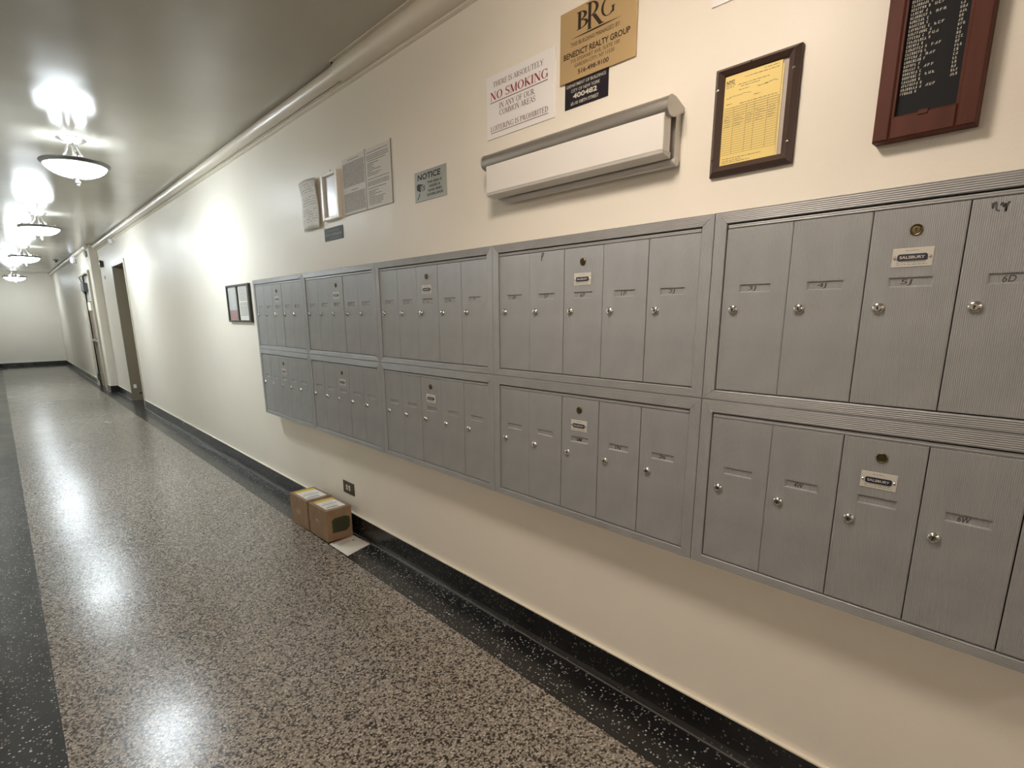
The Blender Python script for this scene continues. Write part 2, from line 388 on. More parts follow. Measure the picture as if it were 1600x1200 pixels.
wr.box(XF, 0.4, 11.83, D2A, 0, H).box(XF, 0.4, D2A, D2B, D2H, H).box(XF, 0.4, D2B, YE, 0, H)
o = wr.ob('wall_right', 'wall'); o['kind'] = 'structure'

# cove baseboards (black terrazzo) with a light caulk line at the floor and a painted bead on top
BH = 0.117
def cove(a0, a1, x, name, side=1):
    pts = [(x, 0), (x - side * 0.026, 0), (x - side * 0.020, 0.006), (x - side * 0.014, 0.018), (x - side * 0.012, 0.034), (x - side * 0.012, BH), (x, BH)]
    b = MB().prism(pts, 'y', a0, a1).ob(name, 'cove'); b['kind'] = 'structure'
    MB().box(min(x - side * 0.0005, x - side * 0.013), max(x - side * 0.0005, x - side * 0.013), a0, a1, BH, BH + 0.005).ob('paint_bead', 'bead', b, label='cream painted bead on top of the black baseboard')
    MB().box(min(x - side * 0.031, x - side * 0.025), max(x - side * 0.031, x - side * 0.025), a0, a1, 0.0, 0.0022).ob('caulk_line', 'caulk', b, label='thin pale line where baseboard meets floor')
    return b
cove(YB, D1A - 0.002, 0, 'baseboard_right')
cove(D1B + 0.002, 11.83, 0, 'baseboard_right')
cove(11.818, D2A - 0.06, XF, 'baseboard_right')
cove(D2B + 0.06, YE, XF, 'baseboard_right')
cove(LBY, YE, XL, 'baseboard_left', -1)
b = MB().box(XL, XF, YE - 0.013, YE, 0, BH).ob('baseboard_end', 'cove'); b['kind'] = 'structure'
MB().box(XL, XF, YE - 0.014, YE, BH, BH + 0.005).ob('paint_bead', 'bead', b)
b = MB().box(XF, 0, 11.817, 11.83, 0, BH).ob('baseboard_step', 'cove'); b['kind'] = 'structure'

# cornice: painted round pipe cover in the ceiling angle over a double-ridged moulding
tr = structure('trim_1')
def arc(cx, cz, r, a0, a1, n): return [(cx + r * math.cos(math.radians(a0 + (a1 - a0) * i / n)), cz + r * math.sin(math.radians(a0 + (a1 - a0) * i / n))) for i in range(n + 1)]
JY = 2.72
MB().prism(arc(-0.036, 2.494, 0.036, 0, 360, 20)[:-1], 'y', JY, 11.83, True).ob('round_moulding', 'trim', tr)
MB().prism([(0, H - 0.004), (0, 2.452)] + arc(-0.037, 2.494, 0.042, 250, 100, 12) + [(-0.05, H - 0.004)], 'y', YB, JY, True).ob('round_moulding', 'trim', tr, label='nearer, slightly thicker length of the round ceiling moulding')
MB().box(-0.083, 0.0, YB, JY + 0.004, H - 0.005, H).ob('moulding_flange', 'trim', tr)
MB().box(-0.076, -0.036, JY - 0.002, JY + 0.0015, 2.497, 2.527).ob('joint_gap', 'dark', tr)
MB().prism([(0, 2.462), (-0.016, 2.462), (-0.016, 2.456), (-0.009, 2.4545), (-0.009, 2.449), (-0.014, 2.447), (-0.014, 2.441), (-0.006, 2.437), (0, 2.437)], 'y', YB, 11.83).ob('ridged_moulding', 'trim', tr)
tr2 = structure('trim_2')
MB().prism([(XF + p, q) for p, q in arc(-0.03, 2.497, 0.033, 0, 360, 16)[:-1]], 'y', 11.83, YE, True).ob('round_moulding', 'trim', tr2)

# door_1: recessed taupe metal doorway
d1 = structure('door_1')
MB().box(0.27, 0.31, D1A + 0.02, D1B - 0.02, 0.005, D1H - 0.02).ob('door_leaf', 'taupe', d1)
MB().box(-0.012, 0.34, D1A, D1A + 0.02, 0, D1H).ob('jamb', 'taupe', d1)
MB().box(-0.012, 0.34, D1B - 0.02, D1B, 0, D1H).ob('jamb', 'taupe', d1)
MB().box(-0.012, 0.34, D1A, D1B, D1H - 0.02, D1H).ob('head', 'taupe', d1)
MB().box(-0.016, 0.0, D1A - 0.035, D1A, 0, D1H + 0.03).ob('casing', 'taupe_l', d1, label='pale casing on the near side of the opening')
MB().box(-0.016, 0.0, D1A, D1B, D1H, D1H + 0.03).ob('casing', 'taupe_l', d1)
MB().box(-0.014, 0.0, D1B, D1B + 0.03, 0.11, D1H + 0.03).ob('casing', 'bronze', d1, label='dark thin edge on the far side of the opening')
MB().box(0.02, 0.06, D1B - 0.024, D1B - 0.02, 0.20, 0.26).ob('strike_plate', 'white', d1)
MB().box(0.09, 0.12, D1B - 0.024, D1B - 0.02, 0.10, 0.125).ob('stop_bolt', 'dark', d1)

# door_2: glazed metal door in the stepped-out wall, with closer
d2 = structure('door_2')
for a, b_ in ((D2A - 0.06, D2A), (D2B, D2B + 0.06)): MB().box(XF - 0.035, XF + 0.06, a, b_, 0, D2H + 0.05).ob('jamb', 'taupe_l', d2)
MB().box(XF - 0.035, XF + 0.06, D2A, D2B, D2H, D2H + 0.05).ob('head', 'taupe_l', d2)
MB().box(XF + 0.02, XF + 0.05, D2A, D2B, 0.003, 0.26).ob('kick_panel', 'taupe', d2)
MB().box(XF + 0.02, XF + 0.05, D2A, D2A + 0.10, 0.26, D2H).ob('stile', 'taupe', d2)
MB().box(XF + 0.02, XF + 0.05, D2B - 0.10, D2B, 0.26, D2H).ob('stile', 'taupe', d2)
MB().box(XF + 0.02, XF + 0.05, D2A + 0.10, D2B - 0.10, 1.62, D2H).ob('top_panel', 'greylite', d2)
MB().box(XF + 0.03, XF + 0.04, D2A + 0.10, D2B - 0.10, 0.26, 1.62).ob('glass_pane', 'glass', d2)
hb = MB().box(XF - 0.03, XF - 0.01, D2A + 0.06, D2B - 0.06, 0.885, 0.925)
hb.box(XF - 0.012, XF + 0.02, D2A + 0.06, D2A + 0.09, 0.89, 0.92).box(XF - 0.012, XF + 0.02, D2B - 0.09, D2B - 0.06, 0.89, 0.92).ob('push_bar', 'chrome', d2)
MB().box(XF - 0.05, XF + 0.02, D2B - 0.42, D2B - 0.02, 1.80, 1.95).ob('door_closer', 'greydev', d2)
MB().tube([(XF - 0.045, D2B - 0.3, 1.95), (XF - 0.06, D2B - 0.1, 2.06), (XF - 0.03, D2A + 0.25, 2.10)], 0.012, 6).ob('closer_arm', 'nickel', d2)
MB().box(XF - 0.03, XF + 0.02, D2B - 0.12, D2B - 0.05, 0.10, 0.24).ob('door_stop', 'greydev', d2)
MB().box(XF - 0.022, XF + 0.02, D2A + 0.30, D2B - 0.35, 1.45, 1.60).ob('notice_card', 'ivory', d2)

# ------------------------------------------------------------------ ceiling lamps
def lamp_meshes(kind):
    root = thing('ceiling_lamp', '', 'lamp', (0, 0, 0), group='bowl lamps along the corridor ceiling')
    MB().lathe([(0.088, 0.0), (0.088, -0.006), (0.080, -0.010), (0.070, -0.018), (0.040, -0.030), (0.024, -0.034), (0.020, -0.046), (0.0, -0.046)], 28).ob('canopy', 'nickel', root)
    MB().tube([(0, 0, -0.045), (0, 0, -0.20)], 0.008, 8).ob('stem', 'nickel', root)
    for i in range(3):
        a = PI / 6 + i * 2 * PI / 3; c_, s_ = math.cos(a), math.sin(a)
        pr = [(0.030, -0.032), (0.038, -0.060), (0.052, -0.090), (0.076, -0.118), (0.108, -0.134), (0.142, -0.141), (0.165, -0.141), (0.178, -0.134), (0.180, -0.123), (0.173, -0.117), (0.166, -0.121)]
        MB().tube([(r * c_, r * s_, z) for r, z in pr], 0.0080, 8).ob('arm', 'nickel', root)
    MB().lathe([(0.183, -0.146), (0.198, -0.150), (0.205, -0.158), (0.202, -0.167), (0.190, -0.176), (0.180, -0.178), (0.176, -0.170), (0.183, -0.146)], 40).ob('rim', 'rim', root)
    MB().lathe([(0.184, -0.172), (0.176, -0.188), (0.160, -0.205), (0.135, -0.222), (0.104, -0.235), (0.070, -0.244), (0.036, -0.249), (0.0, -0.251)], 40).ob('bowl', 'bowl_' + kind, root)
    MB().lathe([(0.180, -0.1715), (0.172, -0.186), (0.157, -0.202), (0.132, -0.219), (0.101, -0.232), (0.068, -0.241), (0.034, -0.246), (0.0, -0.248)], 32).ob('bowl_liner', 'frosted', root)  # non-glowing shell added to dim the bowl's inside in the ceiling reflection
    MB().lathe([(0.0, -0.246), (0.024, -0.248), (0.027, -0.255), (0.018, -0.262), (0.010, -0.266), (0.009, -0.272), (0.015, -0.278), (0.015, -0.285), (0.008, -0.291), (0.009, -0.297), (0.005, -0.304), (0.0, -0.306)], 16).ob('finial', 'nickel', root)
    for sgn in (-1, 1):
        b_ = MB().lathe([(0.0, 0.030), (0.017, 0.026), (0.027, 0.014), (0.030, 0.0), (0.026, -0.014), (0.015, -0.026), (0.0, -0.030)], 14, (sgn * 0.068, 0, -0.155)).ob('bulb', 'bulb_' + kind, root)
        MB().tube([(sgn * 0.008, 0, -0.17), (sgn * 0.045, 0, -0.16)], 0.011, 8).ob('socket', 'white', root)
    MB().box(-0.020, 0.020, -0.165, 0.165, -0.172, -0.160).ob('socket_bracket', 'greydev', root)  # unseen dark bar added to split the lamp's ceiling reflection into two lobes
    return root
lamps = [(-0.888, 5.01, 1.0, 'large nearest bowl ceiling lamp with nickel arms and finial'),
         (-0.907, 8.635, 1.02, 'second bowl ceiling lamp from the front, beyond the nearest one'),
         (-0.915, 12.74, 1.1, 'third bowl ceiling lamp down the corridor, level with the glazed door'),
         (-0.925, 18.80, 1.18, 'farthest small bowl ceiling lamp just before the end wall')]
base_l = lamp_meshes('cool'); dim_l = lamp_meshes('dim')
for i, (x, y, s_, lb) in enumerate(lamps):
    o = base_l if i == 0 else dim_l if i == 3 else copy_tree(base_l)
    o.location = (x, y, H); o.scale = (s_, s_, s_); o['label'] = lb
wl = lamp_meshes('warm'); wl.location = (-0.90, 0.85, H); wl['label'] = 'warm bowl ceiling lamp above the mailboxes, overhead and out of frame'
fill_l = lamp_meshes('lobby')  # unseen lamps added to fill the mailbox wall with soft warm light
for x, y, lb in ((-3.6, 1.2, 'warm bowl lamp in the lobby left of the camera'), (-3.6, -2.4, 'warm bowl lamp in the lobby behind the camera'), (-0.9, -2.4, 'warm bowl lamp at the corridor end behind the camera')):
    o = fill_l if x == -3.6 and y > 0 else copy_tree(fill_l); o.location = (x, y, H); o['label'] = lb

# ------------------------------------------------------------------ mailboxes
PR = 0.085                       # cabinet faces stand this far off the wall
U = 0.85; Y0 = 4.0995; MG = 0.0327
ROWS = [dict(z0=1.0958, z1=1.5691, o0=1.1211, o1=1.5397), dict(z0=0.6226, z1=1.0958, o0=0.6476, o1=1.0609)]
DW = (U - 2 * MG) / 5
def door_mesh(h):
    """folded sheet door with an embossed name slot; origin at the lower left front corner"""
    g = 0.0011; x0, x1, z0, z1 = g, DW - g, 0.0, h; b = 0.0015; d = 0.012
    sx0, sx1, sz0, sz1 = 0.042, 0.117, 0.2475, 0.2675; r = 0.003; dp = 0.0035
    m_ = MB()
    O = [(x0 + b, 0, z0 + b), (x1 - b, 0, z0 + b), (x1 - b, 0, z1 - b), (x0 + b, 0, z1 - b)]
    E = [(x0, b, z0), (x1, b, z0), (x1, b, z1), (x0, b, z1)]; Bk = [(x0, d, z0), (x1, d, z0), (x1, d, z1), (x0, d, z1)]
    I = [(sx0, 0, sz0), (sx1, 0, sz0), (sx1, 0, sz1), (sx0, 0, sz1)]
    J = [(sx0 + r, dp, sz0 + r), (sx1 - r, dp, sz0 + r), (sx1 - r, dp, sz1 - r), (sx0 + r, dp, sz1 - r)]
    fs = []
    for i in range(4):
        j = (i + 1) % 4
        fs += [(i, j, j + 12, i + 12), (i + 4, j + 4, j, i), (i + 8, j + 8, j + 4, i + 4), (i + 12, j + 12, j + 16, i + 16)]
    fs += [(16, 17, 18, 19), (11, 10, 9, 8)]
    return m_.add(O + E + Bk + I + J, fs).mesh('door')
LOCK = MB().lathe([(0.0122, 0.0), (0.0122, 0.002), (0.0112, 0.0048), (0.0085, 0.0072), (0.0062, 0.0078), (0.0060, 0.0070), (0.0, 0.0070)], 20, axis='y').mesh('lock')
KEY = MB().lathe([(0.0021, 0.0), (0.0021, 0.0083), (0.0, 0.0083)], 8, (0, 0, 0.0012), axis='y').box(-0.0011, 0.0011, -0.0083, 0, -0.0045, 0.001).mesh('keyhole')
MLOCK = MB().lathe([(0.0112, 0.0), (0.0112, 0.0022), (0.0098, 0.0034), (0.0074, 0.0026), (0.0070, 0.0040), (0.0, 0.0042)], 20, axis='y').mesh('master_lock')
MPLATE = MB().bbox(-0.034, 0.034, -0.0012, 0, -0.0185, 0.0185, 0.0004).mesh('maker_plate')
pl = [(-0.025 + 0.0025, -0.0065), (0.025 - 0.0025, -0.0065), (0.025, -0.004), (0.025, 0.004), (0.0225, 0.0065), (-0.0225, 0.0065), (-0.025, 0.004), (-0.025, -0.004)]
MBADGE = MB().prism(pl, 'y', -0.0026, -0.001).mesh('maker_badge')
tm = MB(); text(tm, 'SALSBURY', -0.021, 0.021, -0.0028, 0.0028, -0.0028, 0.02); MTEXT = tm.mesh('badge_lettering')
tm = MB()
for z in (0.0125, -0.0105, -0.0145): print_line(tm, -0.012 if z > 0 else -0.026, 0.012 if z > 0 else 0.026, z, 0.0014, -0.0014, 0.006)
MPRINT = tm.mesh('plate_print')
MSCR = MB().lathe([(0.0028, 0), (0.0028, 0.0024), (0.0015, 0.0034), (0, 0.0034)], 10, axis='y').mesh('plate_screw')

ORD = ['first', 'second', 'third', 'fourth', 'fifth']
NUM = {(3, 0): ['4P', '5P', '6P', '1P', '2J'], (4, 0): ['3J', '4J', '5J', '6D', ''], (3, 1): ['', '', '6M', '1N', '2N'], (4, 1): ['', '4W', '', '6W', '']}
def unit(ci, ri):
    R = ROWS[ri]; zb = R['z0']; h = R['z1'] - R['z0']; o0, o1 = R['o0'] - zb, R['o1'] - zb
    where = ['at the far left end of the bank', 'second from the left end of the bank', 'in the middle of the bank',
             'fourth from left, under wall light', 'nearest the camera, at right'][ci]
    extra = {(3, 0): ', pen mark on one door', (4, 0): ', strongly ribbed doors'}.get((ci, ri), '')
    t = wthing('mailbox_cabinet', f"grey five-door {'upper' if ri == 0 else 'lower'} mailbox cabinet {where}{extra}", 'mailbox', Y0 - ci * U, zb, -0.0005, 'grey wall mailbox cabinets')
    y = -PR
    # case: back box behind the doors
    c = MB(); e = 0.004
    c.box(e, U - e, y + 0.022, 0, e, h - e)
    c.ob('case', 'case', t)
    # gap lining behind doors
    MB().box(MG - 0.002, U - MG + 0.002, y + 0.0175, y + 0.0215, o0 - 0.002, o1 + 0.002).ob('opening_liner', 'dark', t, label='black gap behind the doors')
    # four mitred frame rails
    s_ = 0.0007; f0, f1 = y - 0.0015, y + 0.022
    def rail(p4, mm):
        b = 0.002
        q = MB(); n = 4
        cx_ = sum(p[0] for p in p4) / 4; cz_ = sum(p[1] for p in p4) / 4
        ins = [(p[0] + (b if p[0] < cx_ else -b) * 0.6, p[1] + (b if p[1] < cz_ else -b) * 0.6) for p in p4]
        vs_ = [(p[0], f1, p[1]) for p in p4] + [(p[0], f0 + 0.0015, p[1]) for p in p4] + [(p[0], f0, p[1]) for p in ins]
        fs = [(3, 2, 1, 0), (8, 9, 10, 11)]
        for i in range(4):
            j = (i + 1) % 4; fs += [(i, j, j + 4, i + 4), (i + 4, j + 4, j + 8, i + 8)]
        q.add(vs_, fs).ob('frame_rail', mm, t)
    L, Rr, B, T_ = s_, U - s_, s_, h - s_
    rail([(L, B), (Rr, B), (U - MG, o0), (MG, o0)], 'rail_h'); rail([(MG, o1), (U - MG, o1), (Rr, T_), (L, T_)], 'rail_h')
    rail([(L, B + s_), (MG, o0), (MG, o1), (L, T_)], 'rail_v'); rail([(U - MG, o0), (Rr, B), (Rr, T_), (U - MG, o1)], 'rail_v')
    # header strip over the doors
    MB().bbox(MG + 0.003, U - MG - 0.002, y + 0.001, y + 0.012, o1 - 0.0125, o1 - 0.0035, 0.001).ob('header_strip', 'rail_h', t)
    dh = o1 - 0.0135 - (o0 + 0.0025)
    dm = DM[ri]
    for k_ in range(5):
        x = MG + k_ * DW + (0.0012 if k_ == 0 else 0)
        dx = random.uniform(-0.0008, 0.0008)
        d = link('door', dm, 'door_metal', t, (x, y + 0.0015 + dx, o0 + 0.0025))
        if k_ == 2: d['label'] = 'middle door with brass master lock and maker plate'
        a = random.uniform(-0.4, 0.4)
        link('lock', LOCK, 'chrome', d, (0.031, 0, 0.2065), (0, a, 0))
        link('keyhole', KEY, 'key', d, (0.031, 0, 0.2065), (0, a, 0))
        if k_ == 2:
            px, pz = DW / 2 - 0.001, 0.3585
            link('master_lock', MLOCK, 'brass', d, (px, 0, pz)); link('keyhole', KEY, 'key', d, (px, 0.004, pz))
            px, pz = DW / 2 - 0.001, 0.306
            link('maker_plate', MPLATE, 'plate_w', d, (px, 0, pz), label='cream plate with dark badge')
            link('maker_badge', MBADGE, 'navy', d, (px, 0, pz)); link('badge_lettering', MTEXT, 'letters', d, (px, 0, pz)); link('plate_print', MPRINT, 'midink', d, (px, 0, pz))['kind'] = 'stuff'
            for sg in (-1, 1): link('plate_screw', MSCR, 'chrome', d, (px + sg * 0.0295, 0, pz))
        num = NUM.get((ci, ri), [None] * 5)[k_]
        if num:
            nm = MB(); strong = ri == 1
            nx = 0.062 if ci == 4 else 0.066
            text(nm, num, nx, nx + (0.020 if strong else 0.019), 0.251, 0.263, 0.0032, 0.012 if strong else 0.0, 0.15)
            nm.ob('number_mark', 'ink' if strong and ci == 3 else 'pencil', d)
        elif num is None and ci <= 2 and ri == 0:
            nm = MB(); scribble(nm, 0.072, 0.084, 0.252, 0.262, 0.0032, 4, 0.0022); nm.ob('number_mark', 'pencil', d)
        if (ci, ri, k_) == (3, 0, 1):
            nm = MB(); pts = [(0.057, 0.374), (0.0585, 0.396), (0.064, 0.399), (0.067, 0.394), (0.060, 0.386)]
            for p, q in zip(pts, pts[1:]): nm.seg(p, q, 0.003, -0.0003)
            nm.ob('pen_mark', 'ink', d, label='black hand-drawn letter P')
        if (ci, ri, k_) == (4, 0, 3):
            nm = MB()
            for xx in (0.030, 0.042, 0.074, 0.090, 0.104): scribble(nm, xx, xx + 0.012, 0.374, 0.394, -0.0003, 9, 0.0030)
            nm.ob('pen_mark', 'greyink', d, label='smudged dark handwriting near the top')
    return t
DM = [door_mesh(ROWS[i]['o1'] - ROWS[i]['o0'] - 0.016) for i in (0, 1)]
for ci in range(5):
    for ri in range(2): unit(ci, ri)

# ------------------------------------------------------------------ signs on the wall
# NO SMOKING sign
W, Hh = 0.337, 0.208
t = wthing('no_smoking_sign', 'white sign with red serif lettering, left of the gold sign', 'sign', 1.662, 1.959)
MB().bbox(0, W, -0.004, 0, 0, Hh, 0.0006).ob('panel', 'white', t)
U_ = lambda u: u * W
V_ = lambda v: (1 - v) * Hh
m1 = MB(); m2 = MB()
serif(m1, 'THERE IS ABSOLUTELY', U_(.11), U_(.85), V_(.19), V_(.105), -0.0045)
serif(m2, 'NO SMOKING', U_(.06), U_(.91), V_(.39), V_(.255), -0.0045, tk=0.18)
m1.rect(U_(.06), U_(.91), V_(.430), V_(.418), -0.0045)
serif(m1, 'IN ANY OF OUR', U_(.206), U_(.73), V_(.555), V_(.465), -0.0045)
serif(m1, 'COMMON AREAS', U_(.206), U_(.74), V_(.665), V_(.575), -0.0045)
serif(m1, 'LOITERING IS PROHIBITED', U_(.064), U_(.916), V_(.885), V_(.80), -0.0045)
m1.rect(U_(.064), U_(.916), V_(.915), V_(.905), -0.0045)
m1.ob('lettering', 'maroon', t); m2.ob('lettering', 'red', t, label='red line reading NO SMOKING')

# gold management sign
W, Hh = 0.286, 0.200
t = wthing('management_sign', 'gold metal sign with dark initials, above the black number plate', 'sign', 1.301, 2.042)
MB().bbox(0, W, -0.0075, -0.0035, 0, Hh, 0.0008).ob('panel', 'gold', t, label='brushed gold plate')
st_ = MB(); [st_.box(x, x + 0.02, -0.0035, 0, z, z + 0.02) for x in (0.02, 0.24) for z in (0.03, 0.15)]; st_.ob('adhesive_pad', 'white', t)
y = -0.0080; m1 = MB()
serif(m1, 'B', U_(.235), U_(.395), V_(.325), V_(.085), y, tk=.16, tn=.04)
serif(m1, 'R', U_(.37), U_(.60), V_(.385), V_(.03), y, tk=.15, tn=.03)
serif(m1, 'G', U_(.56), U_(.735), V_(.325), V_(.085), y, tk=.15, tn=.04)
n = 16; ts = [i / n for i in range(n + 1)]
up_p = [(U_(.15 + .68 * a), y, V_(.412) + 0.0022 * math.sin(PI * a)) for a in ts]; dn_p = [(p[0], y, 2 * V_(.412) - p[2]) for p in up_p]
m1.add(up_p + dn_p, [(i + n + 1, i + n + 2, i + 1, i) for i in range(n)])
text(m1, 'THIS BUILDING MANAGED BY:', U_(.155), U_(.81), V_(.522), V_(.466), y, 0.0)
text(m1, 'BENEDICT REALTY GROUP', U_(.06), U_(.93), V_(.672), V_(.588), y, 0.022)
text(m1, '715 STEWART AVE, SUITE 100', U_(.162), U_(.807), V_(.755), V_(.698), y, 0.0)
text(m1, 'GARDEN CITY, NY 11530', U_(.216), U_(.742), V_(.832), V_(.775), y, 0.0)
text(m1, '516-498-9100', U_(.265), U_(.676), V_(.935), V_(.868), y, 0.018)
m1.ob('lettering', 'brownink', t)

# black number plate, partly behind the gold sign
t = wthing('building_number_plate', 'small black plate with white lettering tucked under the gold sign', 'sign', 1.281, 1.966)
W = 0.170
MB().bbox(0, W, -0.003, 0, 0, 0.095, 0.0005).ob('panel', 'plate_black', t)
m1 = MB(); y = -0.0034
text(m1, 'DEPARTMENT OF BUILDINGS', W * .045, W * .95, 0.0605, 0.0695, y, 0.006)
text(m1, 'CITY OF NEW YORK', W * .155, W * .82, 0.0445, 0.0535, y, 0.006)
text(m1, '400482', W * .20, W * .76, 0.0255, 0.0400, y, 0.03)
text(m1, '65-10 108TH STREET', W * .15, W * .80, 0.0075, 0.0170, y, 0.006)
m1.ob('lettering', 'letters', t)

# white sign cut by the top of the picture
t = wthing('white_sign', 'white sign cut off by the top of the photo, above the brown frame', 'sign', 0.792, 2.080)
MB().bbox(0, 0.26, -0.004, 0, 0, 0.18, 0.0006).ob('panel', 'white', t)
m1 = MB(); text(m1, 'O', 0.012, 0.040, 0.009, 0.052, -0.0045, 0.03); m1.ob('lettering', 'greyink', t)

# NOTICE sign
W, Hh = 0.230, 0.122
t = wthing('surveillance_notice', 'grey sign headed NOTICE with a camera drawing, left of the white sign', 'sign', 2.154, 1.8115)
MB().bbox(0, W, -0.003, 0, 0, Hh, 0.0005).ob('panel', 'signgrey', t)
m1 = MB(); y = -0.0034
text(m1, 'NOTICE', U_(.10), U_(.83), V_(.30), V_(.10), y, 0.03, 0.12)
for i, (s1, a, b_) in enumerate((('THIS AREA IS', .42, .87), ('UNDER 24', .47, .82), ('HOUR VIDEO', .44, .87), ('SURVEILLANCE', .40, .90))):
    text(m1, s1, U_(a), U_(b_), V_(.475 + i * .135), V_(.395 + i * .135), y, 0.035)
m1.ob('lettering', 'ink', t)
m1 = MB(); P_ = lambda u, v: (U_(u), y, V_(v))
m1.add([P_(.07, .44), P_(.12, .40), P_(.30, .46), P_(.20, .50), P_(.20, .70), P_(.19, .69), P_(.07, .60)], [(0, 1, 2, 3), (0, 3, 4, 5, 6)][0:2])
m1.add([P_(.31, .48), P_(.33, .48), P_(.33, .66), P_(.31, .66)], [(3, 2, 1, 0)])
for i in range(10):
    a, b_ = 2 * PI * i / 10, 2 * PI * (i + 1) / 10
    m1.seg((U_(.265 + .035 * math.cos(a)), V_(.585 + .075 * math.sin(a))), (U_(.265 + .035 * math.cos(b_)), V_(.585 + .075 * math.sin(b_))), 0.003, y)
m1.seg((U_(.15), V_(.73)), (U_(.16), V_(.79)), 0.006, y); m1.seg((U_(.16), V_(.78)), (U_(.08), V_(.93)), 0.005, y)
m1.ob('camera_drawing', 'ink', t)

# two printed panels side by side
def printed(name, label, Y, Z, W, Hh, lines):
    t = wthing(name, label, 'notice', Y, Z, group='printed rule panels')
    MB().bbox(0, W, -0.003, 0, 0, Hh, 0.0004).ob('sheet', 'paper', t)
    MB().box(W - 0.004, W + 0.0015, -0.0034, 0, -0.001, Hh + 0.004).ob('edge_strip', 'midink', t)
    MB().box(0, W, -0.0034, 0, -0.002, 0.0008).ob('edge_strip', 'midink', t)
    m1 = MB()
    for v0, v1, a, b_, step, ragged in lines:
        v = v0
        while v < v1:
            print_line(m1, W * a, W * (b_ - (random.random() * ragged)), Hh * (1 - v) - 0.004, 0.0030, -0.0034, 0.009); v += step
    o = m1.ob('small_print', 'greyink', t); o['kind'] = 'stuff'
    return t
printed('rules_panel', 'left one of two printed rule panels, dense text blocks', 2.822, 1.842, 0.244, 0.275,
        [(.045, .06, .28, .75, .1, 0), (.10, .50, .04, .96, .022, 0.02), (.575, .59, .35, .65, .1, 0), (.625, .95, .04, .96, .022, 0.02)])
printed('rules_panel', 'right one of two printed rule panels, text in short lists', 2.578, 1.842, 0.240, 0.272,
        [(.06, .07, .10, .88, .1, 0), (.11, .17, .05, .92, .028, 0.03), (.20, .21, .08, .80, .1, 0), (.24, .44, .08, .62, .028, 0.4), (.50, .51, .08, .92, .1, 0), (.55, .62, .06, .92, .026, 0.03),
         (.655, .665, .08, .78, .1, 0), (.70, .93, .08, .75, .028, 0.45)])

# white framed sheet
W, Hh = 0.196, 0.243
t = wthing('white_picture_frame', 'white frame holding a grey sheet, between loose paper and printed panels', 'picture frame', 3.050, 1.839)
fwid = 0.026
for nm_, b_ in (('l', (0, fwid, 0, Hh)), ('r', (W - fwid, W, 0, Hh)), ('b', (fwid, W - fwid, 0, fwid * .7)), ('t', (fwid, W - fwid, Hh - fwid * .7, Hh))):
    MB().bbox(b_[0], b_[1], -0.022, 0, b_[2], b_[3], 0.003).ob('frame_bar', 'whiteframe', t)
MB().box(fwid, W - fwid, -0.009, -0.002, fwid * .7, Hh - fwid * .7).ob('sheet', 'mirror', t)
MB().tube([(W * .45, -0.004, Hh), (W * .5, -0.006, Hh + 0.012), (W * .55, -0.004, Hh)], 0.0018, 6).ob('hanger', 'bronze', t)

# curled loose paper
t = wthing('loose_paper', 'curled white printed sheet taped left of the white frame', 'paper', 3.335, 1.815)
W, Hh = 0.225, 0.268; nx, nz = 12, 10; vs_ = []; g_ = []
def curl(u, v): return -0.004 - 0.018 * abs(math.sin(2.2 * u + 0.6)) * (0.5 + 0.5 * v) - 0.02 * max(0, u - 0.75) - 0.012 * max(0, v - .7) * (1 - u) - 0.004 * math.sin(7 * v + 2 * u)
skew = lambda v: -0.010 * v
for j in range(nz + 1):
    for i in range(nx + 1):
        u, v = i / nx, j / nz; vs_.append((u * W + skew(v), curl(u, v), v * Hh + 0.006 * math.sin(3 * u)))
pm = MB().add(vs_, [(j * (nx + 1) + i, j * (nx + 1) + i + 1, (j + 1) * (nx + 1) + i + 1, (j + 1) * (nx + 1) + i) for j in range(nz) for i in range(nx)], True)
o = pm.ob('sheet', 'paper', t); sol = o.modifiers.new('thickness', 'SOLIDIFY'); sol.thickness = 0.0006
m1 = MB()
for r in range(16):
    v = 0.9 - r * 0.05
    if r in (4, 9): continue
    for i in range(8):
        if random.random() < .25: continue
        u0, u1 = .12 + i * .1, .12 + i * .1 + random.uniform(.05, .09)
        m1.add([(u * W + skew(v), curl(u, v) - 0.0012, vv * Hh + 0.006 * math.sin(3 * u)) for u, vv in ((u0, v), (u1, v), (u1, v + .012), (u0, v + .012))], [(0, 1, 2, 3)])
o = m1.ob('small_print', 'midink', t); o['kind'] = 'stuff'

# slate plate
t = wthing('slate_plate', 'small slate grey plate below the white frame', 'sign', 3.083, 1.736)
MB().bbox(0, 0.224, -0.003, 0, 0, 0.068, 0.0005).ob('panel', 'plategrey', t)
m1 = MB()
for a, b_ in ((.05, .17), (.22, .34), (.40, .93)): print_line(m1, .224 * a, .224 * b_, 0.024, 0.013, -0.0034, 0.016)
for z in (0.048, 0.010): print_line(m1, .06, .18, z, 0.004, -0.0034, 0.02)
m1.ob('lettering', 'midink', t)

